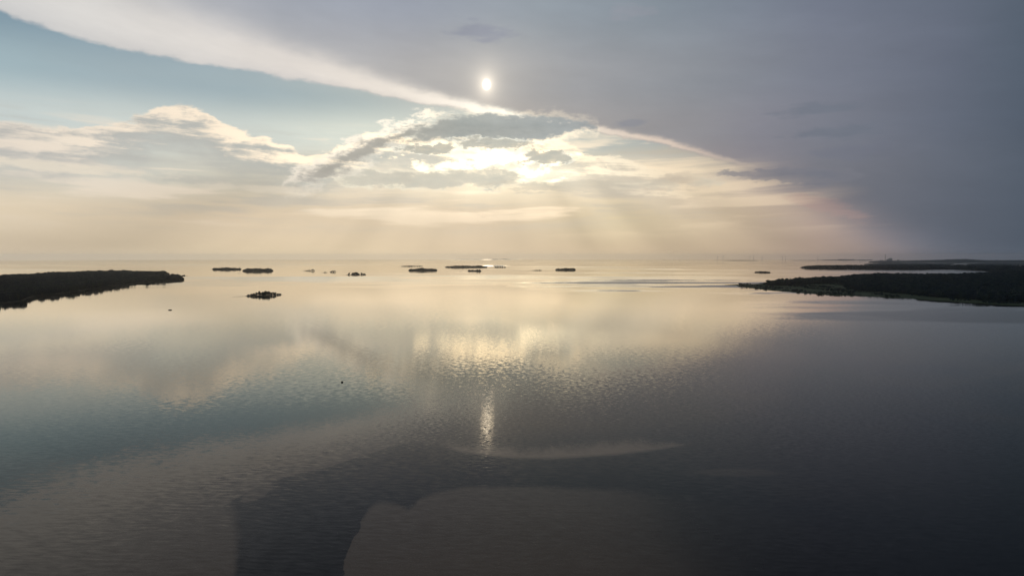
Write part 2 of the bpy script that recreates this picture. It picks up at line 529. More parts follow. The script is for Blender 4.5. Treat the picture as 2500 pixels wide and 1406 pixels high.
# water
M_WATER, gw, bs = new_mat("sea_water")
M_WATER.node_tree.nodes.remove(bs)
w_out = [n for n in M_WATER.node_tree.nodes if n.type == "OUTPUT_MATERIAL"][0]
geo = gw.node("ShaderNodeNewGeometry")
sp = gw.node("ShaderNodeSeparateXYZ")
M_WATER.node_tree.links.new(geo.outputs["Position"], sp.inputs[0])
PX, PY, PZ = (E(gw, s) for s in sp.outputs)
wob = gw.noise(gw.combine(PX * 0.010, PY * 0.010, 2.0), 1.0, 4.0, 0.55) - 0.5
wob2 = gw.noise(gw.combine(PX * 0.06, PY * 0.03, 4.0), 1.0, 4.0, 0.6) - 0.5


def patch(cx, cy, rx, ry, rot=0.0, soft_=0.10, w=0.35):
    """elliptical area of water given by world metres"""
    c, s = math.cos(rot), math.sin(rot)
    dx, dy = PX - cx, PY - cy
    u = (dx * c + dy * s) * (1 / rx)
    v = (dy * c - dx * s) * (1 / ry)
    d = gw.m("SQRT", u * u + v * v) + wob * w + wob2 * 0.05
    return 1.0 - gw.smooth(d, 1.0 - soft_, 1.0 + soft_)


def px_patch(x0, x1, y0, y1, rot=0.0, soft_=0.10, w=0.35):
    """ellipse spanned by the photo's near and far edge of an area"""
    xm, ym = (x0 + x1) / 2, (y0 + y1) / 2
    near, far = on_water(xm, y1), on_water(xm, y0)
    cy = (near.y + far.y) / 2
    # find photo row of the centre
    lo, hi = y0, y1
    for _ in range(30):
        m_ = (lo + hi) / 2
        if on_water(xm, m_).y > cy:
            lo = m_
        else:
            hi = m_
    l, r = on_water(x0, lo), on_water(x1, lo)
    return patch((l.x + r.x) / 2, cy, (r.x - l.x) / 2, abs(far.y - near.y) / 2, rot, soft_, w)


# edges of the warm reflections painted brown near the camera, as curves over world x (metres)
f_pts = [(-420, 372), (-287, 378), (-206, 356), (-164, 336), (-138.6, 316), (-122, 291), (-111.2, 255), (-106.8, 231), (-103, 160), (-73, 160), (-66.5, 285), (-64, 293), (-60, 300),
         (-52, 298.6), (-44.5, 290), (-40, 304), (-34, 312), (-19, 319), (19, 319), (48, 316), (74, 310.6), (92, 302), (107, 290), (140, 262), (260, 200)]
g_pts = [(-420, 250), (-132, 262), (-124, 308), (-117, 325), (-111, 333), (-95.5, 349), (-79, 373), (-68, 389), (-58, 396), (-45, 389), (-29.6, 375), (0, 365), (22, 364), (56, 371),
         (81, 381), (102, 391), (150, 430), (260, 500)]
wx = PX + wob * 12.0 + wob2 * 5.0
f_edge = gw.curve(wx - gw.m("MAXIMUM", 300.0 - PY, 0.0) * 0.16, f_pts, -420.0, 260.0, 150.0, 520.0, "VECTOR")
off = f_edge - PY + wob * 14.0 + wob2 * 4.0
e_soft = gw.curve(PX, [(-420, 60), (-200, 40), (-140, 24), (-118, 22), (-98, 18), (-60, 10), (0, 9), (40, 12), (80, 30), (260, 60)], -420.0, 260.0, 0.0, 100.0)
tan_refl = gw.smooth(off / e_soft, -0.5, 0.5) * gw.curve(PX, [(-420, .8), (-200, 1.0), (-80, 1.4), (0, 1.6), (50, 1.1), (100, .15), (260, .0)], -420.0, 260.0, 0.0, 2.0)
g_edge = gw.curve(wx, g_pts, -420.0, 260.0, 150.0, 520.0, "VECTOR")
up = PY - g_edge + wob * 6.0
feather = gw.noise(gw.combine(PX * 0.05, PY * 0.02, 51.0), 1.0, 5.0, 0.65) - 0.5
u_deep = gw.curve(PX, [(-420, 130), (-120, 115), (-75, 90), (-50, 34), (-30, 26), (0, 30), (30, 32), (60, 36), (90, 22), (106, 3), (260, 3)], -420.0, 260.0, 0.0, 400.0)
u_amt = gw.curve(PX, [(-420, .25), (-220, .5), (-120, 1.3), (-75, 1.25), (-50, .7), (-38, 1.2), (-20, 3.4), (30, 3.4), (80, 3.0), (105, .9), (115, 0), (260, 0)], -420.0, 260.0, 0.0, 4.0)
tan_refl_up = gw.smooth(up, -2.0, 6.0) * (1.0 - gw.smooth(up / u_deep + feather * 1.6, 0.1, 1.1)) * u_amt
tan_refl = gw.m("MAXIMUM", tan_refl, tan_refl_up)
for args, am in (((-60, 22, 1250, 1315, 0, .06, .1), 1.3), ((602, 656, 1178, 1226, 0.0, .25, .2), 1.0), ((1690, 1900, 1143, 1163, 0.0, .3, .3), .6)):
    tan_refl = gw.m("MAXIMUM", tan_refl, px_patch(*args) * am)
base_warmed = gw.mix(gw.smooth(PY + wob * 900.0, 380.0, 900.0), (0.001, 0.005, 0.012, 1), (0.055, 0.034, 0.014, 1))  # browner farther out: warm sky reflection painted into the body colour
var = gw.noise(gw.combine(PX * 0.004, PY * 0.004, 7.0), 1.0, 4.0, 0.5)
teal_refl = px_patch(150, 1080, 930, 1085, 0.0, .6, .5)  # reflection of the blue sky band, painted as diffuse colour
tan_refl_tex = gw.noise(gw.combine((PX + wob * 60.0) * 0.012, (PY + wob * 60.0) * 0.03, 61.0), 1.0, 5.0, 0.6)
body = gw.add(gw.mix(teal_refl, base_warmed, (0.020, 0.055, 0.075, 1)), gw.scale((0.072, 0.052, 0.035, 1), tan_refl * (0.62 + var * 0.4 + tan_refl_tex * 0.36)))

dist = gw.m("SQRT", PX * PX + PY * PY)
# wind lanes: large areas of ruffled water
lane = gw.noise(gw.combine(PX * 0.00035, PY * 0.0011, 11.0), 1.0, 5.0, 0.55, 0.6)
lane2 = gw.noise(gw.combine(PX * 0.0012, PY * 0.0035, 14.0), 1.0, 5.0, 0.6, 0.4)
ruffle = gw.smooth(lane * 0.6 + lane2 * 0.4, 0.50, 0.60)
lc = on_water(1640, 697)
ruf2 = px_patch(1300, 2050, 682, 715, 0.0, .25, .8)
ruf3 = px_patch(1900, 2900, 735, 800, 0.0, .4, .8)
ruffle = gw.m("MAXIMUM", ruffle * gw.smooth(dist, 1500.0, 4000.0) * 0.45, ruf2 * gw.smooth(lane2, 0.40, 0.56))
ruffle = gw.m("MAXIMUM", ruffle, ruf3 * gw.smooth(lane2, 0.45, 0.6) * 0.5)
far = gw.smooth(dist, 15000.0, 30000.0)
glint = patch(-1130, 31000, 1500, 8500, 0.0, .3, .3)
glint2 = patch(-250, 7600, 190, 620, 0.0, .4, .5)
rough = 0.045 + ruffle * 0.05 + 0.0
rough = rough + tan_refl * 0.03

# ripples: the slope of the surface, steepest across the crests, which lie east to west
zone = gw.smooth(gw.noise(gw.combine(PX * 0.004, PY * 0.004, 31.0), 1.0, 3.0, 0.5), 0.35, 0.62)
warpx = gw.noise(gw.combine(PX * 0.02, PY * 0.02, 17.0), 1.0, 2.0, 0.5) * 6.0
n1 = gw.noise(gw.combine(PX * 0.13, (PY + warpx + PX * 0.06) * 0.52, 1.0), 1.0, 3.0, 0.6) - 0.5
n2 = gw.noise(gw.combine(PX * 0.33, (PY + warpx) * 0.95, 5.0), 1.0, 2.0, 0.6) - 0.5
n4 = gw.noise(gw.combine(PX * 0.22, PY * 0.12, 9.0), 1.0, 3.0, 0.6) - 0.5
mid = gw.smooth(PY + PX * -0.25, 470.0, 580.0) * (1.0 - gw.smooth(PY + PX * -0.25, 640.0, 850.0)) * (1.0 - gw.smooth(PX, 60.0, 260.0)) * (0.35 + zone * 0.65)
calm = 1.0 / (1.0 + gw.m("POWER", dist * (1 / 3000.0), 2.0))
s_y = (n1 * (0.025 + zone * 0.045 + (1.0 - gw.smooth(PY, 260.0, 420.0)) * 0.06) + n2 * (0.04 + 0.075 * gw.smooth(PY, 330.0, 400.0) * (1.0 - gw.smooth(PY, 520.0, 700.0)) * gw.smooth(PX, -120.0, -40.0)) + n4 * mid * (0.045 + gw.smooth(PX, -220.0, -40.0) * 0.035)) * calm
s_x = (n2 * 0.5 + n4 * 0.5) * calm * 0.035
# far glittering areas where the wave faces lean towards the south
lean = gw.node("ShaderNodeVectorMath", operation="ADD")
M_WATER.node_tree.links.new(geo.outputs["Normal"], lean.inputs[0])
glit_m = gw.m("MAXIMUM", glint, glint2)
gw.put(lean.inputs[1], gw.combine(s_x + glit_m * 0.0045, s_y + glit_m * -0.119 + glint2 * 0.004 - ruffle * (1.0 - glit_m) * 0.085, 0.0))
nrm = gw.node("ShaderNodeVectorMath", operation="NORMALIZE")
M_WATER.node_tree.links.new(lean.outputs[0], nrm.inputs[0])
fr = gw.node("ShaderNodeFresnel")
fr.inputs["IOR"].default_value = 1.333
M_WATER.node_tree.links.new(nrm.outputs[0], fr.inputs["Normal"])
fac = gw.m("MINIMUM", gw.m("POWER", E(gw, fr.outputs[0]), 1.55) * 1.95, 0.97)
gl_ = gw.node("ShaderNodeBsdfAnisotropic")
gl_.distribution = "MULTI_GGX"
gl_.inputs["Color"].default_value = (1.0, 0.956, 0.872, 1)
gw.put(gl_.inputs["Roughness"], rough * (1.0 - glit_m * 0.3))
M_WATER.node_tree.links.new(nrm.outputs[0], gl_.inputs["Normal"])
df = gw.node("ShaderNodeBsdfDiffuse")
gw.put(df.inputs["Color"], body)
mx = gw.node("ShaderNodeMixShader")
gw.put(mx.inputs[0], fac)
M_WATER.node_tree.links.new(df.outputs[0], mx.inputs[1])
M_WATER.node_tree.links.new(gl_.outputs[0], mx.inputs[2])
M_WATER.node_tree.links.new(mx.outputs[0], w_out.inputs[0])

# ------------------------------------------------------------------ mesh helpers


def link_mesh(name, verts, faces, mat, parent=None, smooth=False):
    me = bpy.data.meshes.new(name)
    me.from_pydata(verts, [], faces)
    me.update()
    if smooth:
        me.shade_smooth()
    me.materials.append(mat)
    o = bpy.data.objects.new(name, me)
    COL.objects.link(o)
    if parent is not None:
        o.parent = parent
    return o


def tag(o, label=None, cat=None, group=None, kind=None):
    if label:
        o["label"] = label
    if cat:
        o["category"] = cat
    if group:
        o["group"] = group
    if kind:
        o["kind"] = kind
    return o


def empty(name, loc, rz=0.0):
    o = bpy.data.objects.new(name, None)
    o.empty_display_size = 1.0
    COL.objects.link(o)
    o.location = loc
    o.rotation_euler = (0, 0, rz)
    return o


# water sheet: one disc that follows the earth's curve
rings = [0.0, 20.0]
while rings[-1] < 42000:
    rings.append(rings[-1] * 1.035 + 4)
NS = 180
wv, wf = [(0, 0, 0)], []
for r in rings[1:]:
    for k in range(NS):
        a = 2 * math.pi * k / NS
        wv.append((r * math.sin(a), r * math.cos(a), -r * r / (2 * RE)))
for k in range(NS):
    wf.append((0, 1 + (k + 1) % NS, 1 + k))
for i in range(len(rings) - 2):
    b0, b1 = 1 + i * NS, 1 + (i + 1) * NS
    for k in range(NS):
        k2 = (k + 1) % NS
        wf.append((b0 + k, b0 + k2, b1 + k2, b1 + k))
water = link_mesh("water", wv, wf, M_WATER, smooth=True)
tag(water, "calm sea reflecting the evening clouds, with warm reflections painted brown near the camera", kind="structure")


# ---- trees
def spruce_crown(seed, h=1.0, r=0.17, tiers=6, seg=7):
    rnd = random.Random(seed)
    v, f = [], []
    for t in range(tiers):
        z0 = 0.10 + 0.84 * t / tiers
        z1 = min(1.0, z0 + 0.84 / tiers * 1.9)
        rad = r * (1.0 - t / tiers) ** 0.85 + 0.012
        b = len(v)
        v.append((rnd.uniform(-.01, .01), rnd.uniform(-.01, .01), z1))
        for k in range(seg * 2):
            a = math.pi * k / seg + t
            q = rad * (rnd.uniform(.85, 1.2) if k % 2 == 0 else rnd.uniform(.45, .65))
            v.append((q * math.cos(a), q * math.sin(a), z0 - (0.03 if k % 2 == 0 else -0.01) + rnd.uniform(-.01, .01)))
        for k in range(seg * 2):
            f.append((b, b + 1 + k, b + 1 + (k + 1) % (seg * 2)))
    return v, f


def round_crown(seed, z0=0.35, spread=0.26, n=150, size=0.085):
    """a loose crown of leaf clumps spread through its volume"""
    rnd = random.Random(seed)
    v, f = [], []
    lobes = [(rnd.uniform(-.12, .12), rnd.uniform(-.12, .12), rnd.uniform(z0 + .12, .86), rnd.uniform(.12, spread * .8)) for _ in range(6)]
    for i in range(n):
        lx, ly, lz, lr = lobes[i % len(lobes)]
        d = Vector((rnd.gauss(0, 1), rnd.gauss(0, 1), rnd.gauss(0, .8))).normalized() * lr * rnd.uniform(.55, 1.0)
        c = Vector((lx, ly, lz)) + d
        c.z = min(c.z, 0.98)
        n1 = Vector((rnd.gauss(0, 1), rnd.gauss(0, 1), rnd.gauss(0, 1))).normalized()
        t1 = n1.orthogonal().normalized()
        t2 = n1.cross(t1)
        b = len(v)
        s = size * rnd.uniform(.6, 1.3)
        for a in (0, 2.1, 4.2):
            v.append(tuple(c + t1 * math.cos(a) * s + t2 * math.sin(a) * s))
        v.append(tuple(c + n1 * s * .8))
        f += [(b, b + 1, b + 2), (b, b + 1, b + 3), (b + 1, b + 2, b + 3), (b + 2, b, b + 3)]
    return v, f


def trunk_mesh(r=0.018, top=0.9, seg=6, limbs=0, seed=1):
    rnd = random.Random(seed)
    v, f = [], []
    lv = 4
    for i in range(lv + 1):
        z = -0.03 + (top + 0.03) * i / lv
        q = r * (1 - 0.85 * i / lv)
        for k in range(seg):
            a = 2 * math.pi * k / seg
            v.append((q * math.cos(a) + 0.006 * math.sin(i * 1.7), q * math.sin(a), z))
    for i in range(lv):
        for k in range(seg):
            k2 = (k + 1) % seg
            f.append((i * seg + k, i * seg + k2, (i + 1) * seg + k2, (i + 1) * seg + k))
    for j in range(limbs):
        z = rnd.uniform(.35, .75)
        a = rnd.uniform(0, 6.28)
        d = Vector((math.cos(a), math.sin(a), .7)).normalized() * rnd.uniform(.12, .25)
        b = len(v)
        p = Vector((0, 0, z))
        sd = Vector((-math.sin(a), math.cos(a), 0)) * r * .4
        v += [tuple(p + sd), tuple(p - sd), tuple(p + Vector((0, 0, r * .6))), tuple(p + d)]
        f += [(b, b + 1, b + 3), (b + 1, b + 2, b + 3), (b + 2, b, b + 3)]
    return v, f


def mesh_of(name, vf, mat):
    me = bpy.data.meshes.new(name)
    me.from_pydata(vf[0], [], vf[1])
    me.update()
    me.materials.append(mat)
    return me


SPRUCE = [(mesh_of("spruce_crown", spruce_crown(s, r=rr_), M_NEEDLE), mesh_of("spruce_trunk", trunk_mesh(), M_BARK)) for s, rr_ in ((1, .16), (2, .2), (3, .23))]
PINE = [(mesh_of("pine_crown", round_crown(s, z0=.30, spread=.34, n=230, size=.12), M_NEEDLE), mesh_of("pine_trunk", trunk_mesh(limbs=5, seed=s), M_BARK)) for s in (4, 5, 6)]
BIRCH = [(mesh_of("birch_crown", round_crown(s, z0=.12, spread=.40, n=240, size=.125), M_LEAF), mesh_of("birch_trunk", trunk_mesh(limbs=5, seed=s), M_BARK)) for s in (7, 8)]
SOURCES = {}


def tree(kind, loc, h, label, cat, group, rz=None):
    src = {"spruce_tree": SPRUCE, "pine_tree": PINE, "birch_tree": BIRCH}[kind]
    crown_me, trunk_me = random.choice(src)
    root = empty(kind, loc, random.uniform(0, 6.28) if rz is None else rz)
    w = 1.0 if kind == 'spruce_tree' else 1.25
    root.scale = (h * w * random.uniform(.9, 1.15), h * w * random.uniform(.9, 1.15), h)
    tag(root, label, cat, group)
    for nm, me in (("crown", crown_me), ("trunk", trunk_me)):
        c = bpy.data.objects.new(nm, me)
        COL.objects.link(c)
        c.parent = root
        SOURCES.setdefault(me.name, c)
    return root


# forests: many instances of the same tree crowns, one object per wood
def forest_group():
    ng = bpy.data.node_groups.new("forest_scatter", "GeometryNodeTree")
    ng.interface.new_socket("Geometry", in_out="INPUT", socket_type="NodeSocketGeometry")
    ng.interface.new_socket("Geometry", in_out="OUTPUT", socket_type="NodeSocketGeometry")
    n = ng.nodes
    gi, go = n.new("NodeGroupInput"), n.new("NodeGroupOutput")
    g2i = n.new("GeometryNodeJoinGeometry")
    for me in [a for a, _ in SPRUCE] + [a for a, _ in BIRCH] + [PINE[0][0]]:
        oi = n.new("GeometryNodeObjectInfo")
        oi.inputs["Object"].default_value = SOURCES[me.name]
        oi.inputs["As Instance"].default_value = True
        ng.links.new(oi.outputs["Geometry"], g2i.inputs[0])
    iop = n.new("GeometryNodeInstanceOnPoints")
    ng.links.new(gi.outputs[0], iop.inputs["Points"])
    ng.links.new(g2i.outputs[0], iop.inputs["Instance"])
    iop.inputs["Pick Instance"].default_value = True
    sc = n.new("GeometryNodeInputNamedAttribute")
    sc.data_type = "FLOAT_VECTOR"
    sc.inputs["Name"].default_value = "tree_scale"
    ng.links.new(sc.outputs[0], iop.inputs["Scale"])
    ro = n.new("GeometryNodeInputNamedAttribute")
    ro.data_type = "FLOAT_VECTOR"
    ro.inputs["Name"].default_value = "tree_turn"
    ng.links.new(ro.outputs[0], iop.inputs["Rotation"])
    ng.links.new(iop.outputs[0], go.inputs[0])
    return ng


def inside(poly, x, y):
    res = np.zeros(x.shape, bool)
    n = len(poly)
    for i in range(n):
        x0, y0 = poly[i][0], poly[i][1]
        x1, y1 = poly[(i + 1) % n][0], poly[(i + 1) % n][1]
        if y0 == y1:
            continue
        c = ((y0 > y) != (y1 > y)) & (x < (x1 - x0) * (y - y0) / (y1 - y0) + x0)
        res ^= c
    return res


def edge_distance(poly, x, y):
    best = np.full(x.shape, 1e9)
    n = len(poly)
    for i in range(n):
        ax, ay = poly[i][0], poly[i][1]
        bx, by = poly[(i + 1) % n][0], poly[(i + 1) % n][1]
        L = (bx - ax) ** 2 + (by - ay) ** 2 + 1e-9
        t = np.clip(((x - ax) * (bx - ax) + (y - ay) * (by - ay)) / L, 0, 1)
        best = np.minimum(best, np.hypot(x - ax - t * (bx - ax), y - ay - t * (by - ay)))
    return best


def vnoise(x, y, s, seed=0.0):
    return np.array([mnoise.noise(Vector((a * s, b * s, seed))) for a, b in zip(x, y)])


FOREST = None


def forest(name, pts, hts, wide, parent=None, label=None):
    global FOREST
    if FOREST is None:
        FOREST = forest_group()
    me = bpy.data.meshes.new(name)
    me.from_pydata([tuple(p) for p in pts], [], [])
    a = me.attributes.new("tree_scale", "FLOAT_VECTOR", "POINT")
    w = hts * wide
    a.data.foreach_set("vector", np.stack([w, w, hts], 1).astype(np.float32).ravel())
    b = me.attributes.new("tree_turn", "FLOAT_VECTOR", "POINT")
    z = np.zeros(len(hts))
    b.data.foreach_set("vector", np.stack([z, z, rng.uniform(0, 6.28, len(hts))], 1).astype(np.float32).ravel())
    o = bpy.data.objects.new(name, me)
    COL.objects.link(o)
    md = o.modifiers.new("scatter", "NODES")
    md.node_group = FOREST
    if parent is not None:
        o.parent = parent
    tag(o, label, kind="stuff")
    return o


def wobble_poly(poly, step, amp, seed):
    """densify an outline and roughen it"""
    out = []
    n = len(poly)
    for i in range(n):
        a, b = Vector(poly[i][:2]), Vector(poly[(i + 1) % n][:2])
        L = (b - a).length
        k = max(1, int(L / step))
        nrm = Vector((-(b - a).y, (b - a).x)).normalized() if L > 0 else Vector((0, 0))
        for j in range(k):
            p = a.lerp(b, j / k)
            w = mnoise.noise(Vector((p.x / (step * 3), p.y / (step * 3), seed))) + .5 * mnoise.noise(Vector((p.x / step, p.y / step, seed + 9)))
            q = p + nrm * w * min(amp, L * .2)
            out.append((q.x, q.y))
    return out


def land(name, poly, mat, height=1.6, bank=14.0, label=None):
    """flat wooded land with a sloping bank down to the water"""
    bm = bmesh.new()
    n = len(poly)
    P = np.array(poly)
    area = 0.5 * np.sum(P[:, 0] * np.roll(P[:, 1], -1) - np.roll(P[:, 0], -1) * P[:, 1])
    if area < 0:
        P = P[::-1]
    outer = [bm.verts.new((x, y, drop(x, y) - 0.6)) for x, y in P]
    inner = []
    for i in range(n):
        t = P[(i + 1) % n] - P[i - 1]
        t = t / (np.hypot(*t) + 1e-9)
        q = P[i] + np.array((-t[1], t[0])) * bank
        if not inside(P, np.array([q[0]]), np.array([q[1]]))[0]:
            q = P[i] * .98 + P.mean(0) * .02
        inner.append(bm.verts.new((q[0], q[1], drop(*q) + height)))
    for i in range(n):
        j = (i + 1) % n
        bm.faces.new((outer[i], outer[j], inner[j], inner[i]))
    f = bm.faces.new(inner)
    bmesh.ops.triangulate(bm, faces=[f])
    me = bpy.data.meshes.new(name)
    bm.to_mesh(me)
    bm.free()
    me.materials.append(mat)
    o = bpy.data.objects.new(name, me)
    COL.objects.link(o)
    tag(o, label, kind="structure")
    return o


def scatter_in(poly, spacing, margin=4.0, jitter=0.48):
    P = np.array(poly)
    x0, y0 = P.min(0)
    x1, y1 = P.max(0)
    gx, gy = np.meshgrid(np.arange(x0, x1, spacing), np.arange(y0, y1, spacing))
    gx = (gx + rng.uniform(-jitter, jitter, gx.shape) * spacing).ravel()
    gy = (gy + rng.uniform(-jitter, jitter, gy.shape) * spacing).ravel()
    k = inside(poly, gx, gy)
    gx, gy = gx[k], gy[k]
    d = edge_distance(poly, gx, gy)
    k = d > margin
    return gx[k], gy[k], d[k]


def wpoly(px):
    return [tuple(on_water(*p)[:2]) for p in px]


# ------------------------------------------------------------------ left headland
left_px = [(-420, 800), (-120, 757), (0, 741), (30, 739), (56, 735), (74, 727), (92, 722), (140, 718), (190, 711), (224, 706), (280, 698), (336, 691.5),
           (392, 688), (430, 686), (446, 685), (452, 684), (447, 681), (438, 678.5), (425, 679), (400, 681.5), (361, 683), (342, 682), (345, 677), (362, 673.6),
           (392, 672), (418, 670.0), (404, 669.4), (389, 669.0), (364, 668.3), (308, 667.4), (224, 667.6), (179, 670), (100, 674.5), (0, 679.5), (-150, 686), (-420, 700)]
left_poly = wobble_poly(wpoly(left_px), 22.0, 7.0, 1.0)
land("headland", left_poly, M_SOIL, 1.6, 9.0, "dark spruce covered headland reaching in from the left")

label_ls = "dark conifer in the shoreline row of the wooded headland at left"
gx, gy, gd = scatter_in(left_poly, 8.5, 5.0)
rad = np.hypot(gx, gy)
near_front = (gd < 26)
# the trees that show largest: nearest ones along the near shore
score = rad + np.where(near_front, 0, 1e6)
az = np.arctan2(gx, gy)
score = np.where((az > math.radians(-37.5)), score, 1e9)
order = np.argsort(score)[:290]
single = np.zeros(len(gx), bool)
single[order] = True
for i in order:
    k = random.random()
    kind = "spruce_tree" if k < .72 else ("birch_tree" if k < .85 else "pine_tree")
    h = random.uniform(11, 21)
    lab = {"spruce_tree": "dark pointed spruce in the near shoreline row of the left headland",
           "birch_tree": "dark rounded leafy tree in the near shoreline row of the left headland",
           "pine_tree": "dark open crowned pine in the near shoreline row of the left headland"}[kind]
    tree(kind, (gx[i], gy[i], drop(gx[i], gy[i]) + 1.0), h, lab, "tree", {"spruce_tree": "spruces", "birch_tree": "leafy trees", "pine_tree": "pines"}[kind] + " along the left headland's shore")
tree_loc = on_water(330, 688)
gx, gy, gd = gx[~single], gy[~single], gd[~single]
hts = np.clip(14.5 + 5.0 * vnoise(gx, gy, 1 / 220.0, 2.0) + rng.normal(0, 2.2, len(gx)), 7, 24)
hts *= np.clip(gd / 18.0, .55, 1.0)
az_ = np.degrees(np.arctan2(gx, gy))
hts = np.where((az_ > -29.2) & (az_ < -25.6) & (np.hypot(gx, gy) < 3150), np.minimum(hts, 8.5 + rng.uniform(0, 2, len(hts))), hts)
forest("forest", np.stack([gx, gy, drop(gx, gy) + 1.2], 1), hts, rng.uniform(1.5, 2.3, len(gx)),
       label="dense dark spruce forest covering the left headland")

# ------------------------------------------------------------------ right headland
right_px = [(1768, 696.4), (1794, 697.2), (1801, 700), (1849, 705.6), (1890, 710), (1932, 714), (2020, 720), (2100, 722.9), (2140, 724), (2212, 727.3), (2275, 732),
            (2374, 738.8), (2500, 746.5), (2700, 760), (3000, 790), (3000, 672), (2600, 668), (2480, 669), (2430, 670.5), (2350, 673), (2250, 674.5), (2130, 673.5), (2050, 679.5), (1950, 686.5),
            (1890, 690.5), (1850, 693), (1794, 694.8)]
right_poly = wobble_poly(wpoly(right_px), 24.0, 7.0, 5.0)
land("headland", right_poly, M_MEADOW, 1.0, 6.0, "low headland with a green reed meadow along the near shore at right")
wood_px = [(1862, 695.5), (1890, 691), (1950, 687), (2050, 680), (2130, 674), (2250, 675), (2350, 673.6), (2430, 671), (2600, 668.6), (3000, 673), (3000, 785), (2700, 752), (2500, 740.5),
           (2374, 733.5), (2275, 726), (2212, 719), (2130, 713.5), (2085, 710), (2060, 703), (2072, 696), (2040, 692), (1990, 695), (1930, 698.5), (1880, 699)]
wood_poly = wobble_poly(wpoly(wood_px), 20.0, 8.0, 8.0)
gx, gy, gd = scatter_in(wood_poly, 8.5, 2.0)
hts = np.clip(13.5 + 4.0 * vnoise(gx, gy, 1 / 200.0, 12.0) + rng.normal(0, 2.0, len(gx)), 6, 22)
hts *= np.clip(gd / 22.0, .5, 1.0)
forest("forest", np.stack([gx, gy, drop(gx, gy) + .8], 1), hts, rng.uniform(1.5, 2.3, len(gx)), label="dense dark forest behind the meadow on the right headland")
# scrub in the meadow
gx, gy, gd = scatter_in(right_poly, 9.0, 5.0)
nv = vnoise(gx, gy, 1 / 70.0, 20.0)
k = (~inside(wood_poly, gx, gy)) & (nv > 0.12) & (rng.uniform(0, 1, len(gx)) < .6)
gx, gy = gx[k], gy[k]
forest("scrub", np.stack([gx, gy, drop(gx, gy) + .5], 1), rng.uniform(2.0, 5.5, len(gx)), rng.uniform(2.2, 3.4, len(gx)), label="low bushes scattered over the reed meadow")
for (px, py, h) in ((1899, 692.6, 17), (1903, 692.2, 19), (1910, 691.6, 20), (1917, 691.3, 17), (1925, 691, 14)):
    p = on_water(px, py)
    tree("birch_tree", (p.x, p.y, p.z + .8), h, "leafy tree in the tallest clump on the right headland's far edge", "tree", "tall clump on the right headland")

# ------------------------------------------------------------------ far wooded lands at right
mid_px = [(1950, 653.6), (1965, 654.2), (2041, 655.6), (2100, 656.3), (2158, 657.9), (2212, 658.2), (2284, 657.2), (2356, 658.4), (2400, 662), (2470, 667), (3000, 670), (3000, 650.5), (2700, 650.5), (2500, 651),
          (2300, 650.2), (2150, 650.8), (2050, 651.4), (1990, 651.6)]
mid_poly = wobble_poly(wpoly(mid_px), 90.0, 25.0, 15.0)
land("peninsula", mid_poly, M_SOIL, 1.5, 14.0, "low dark wooded peninsula beyond the narrow bay at right")
gx, gy, gd = scatter_in(mid_poly, 22.0, 3.0)
hts = np.clip(16 + 4 * vnoise(gx, gy, 1 / 300.0, 32.0) + rng.normal(0, 2, len(gx)), 8, 24) * np.clip(gd / 45, .5, 1)
forest("forest", np.stack([gx, gy, drop(gx, gy) + 1.0], 1), hts, rng.uniform(2.8, 3.8, len(gx)), label="dark forest on the low peninsula beyond the right bay")


def ridge(name, px0, px1, y_base, prof, depth, mat, label, rough_h=5.0, seed=0.0):
    """a low wooded ridge: heightfield along the horizon with real depth. prof: (photo x, crest height in m)"""
    xs = np.linspace(px0, px1, 220)
    nd = 14
    verts, faces = [], []
    pxs, hs = [a for a, _ in prof], [b for _, b in prof]
    for i, px in enumerate(xs):
        base = on_water(px, y_base(px) if callable(y_base) else y_base)
        dirv = Vector((base.x, base.y, 0)).normalized()
        r0 = math.hypot(base.x, base.y)
        hc = np.interp(px, pxs, hs)
        for j in range(nd):
            t = j / (nd - 1)
            r = r0 + depth * t
            x, y = dirv.x * r, dirv.y * r
            e = math.sin(math.pi * t) ** .6 if 0 < t < 1 else 0
            n_ = mnoise.fractal(Vector((x / 900, y / 900, seed)), 1.0, 2.0, 4)
            fn = mnoise.noise(Vector((x / 60, y / 60, seed + 3)))
            h = e * (hc * (1 + .35 * n_) + rough_h * (.5 + fn * .5)) if hc > .5 else -1.0
            if t in (0, 1):
                h = -1.0
            verts.append((x, y, drop(x, y) + h))
    for i in range(len(xs) - 1):
        for j in range(nd - 1):
            a = i * nd + j
            faces.append((a, a + nd, a + nd + 1, a + 1))
    o = link_mesh(name, verts, faces, mat)
    return tag(o, label, kind="structure")


ridge("hill", 2120, 3100, 641.5, [(2120, 0), (2135, 14), (2170, 22), (2250, 28), (2310, 36), (2350, 46), (2400, 34), (2500, 30), (3100, 40)], 3500, M_HILL,
      "hazy blue wooded hills along the horizon at right", 9.0, 2.0)
ridge("hill", 2108, 2330, lambda p: 646.3 - max(0, p - 2200) * .006, [(2108, 0), (2125, 8), (2160, 13), (2250, 13), (2320, 6), (2330, 0)], 500, M_HILL,
      "low hazy wooded spit in front of the blue hills", 8.0, 6.0)
ridge("hill", 2360, 3100, 645.6, [(2360, 0), (2385, 9), (2440, 12), (2520, 13), (3100, 14)], 600, M_HILL,
      "narrow dark wooded shore below the hills at the right edge", 8.0, 9.0)
ridge("low_shore", 1992, 2130, 635.6, [(1992, 0), (2015, 14), (2045, 14), (2050, 26), (2085, 26), (2090, 16), (2130, 18)], 1500, M_HILL,
      "faint low shore on the horizon left of the chimney", 4.0, 11.0)
ridge("low_shore", 1768, 1852, 636.4, [(1768, 0), (1775, 5), (1790, 9), (1805, 8), (1840, 7), (1852, 0)], 500, M_HILL,
      "thin dark strip of land below the wind turbines", 3.0, 13.0)
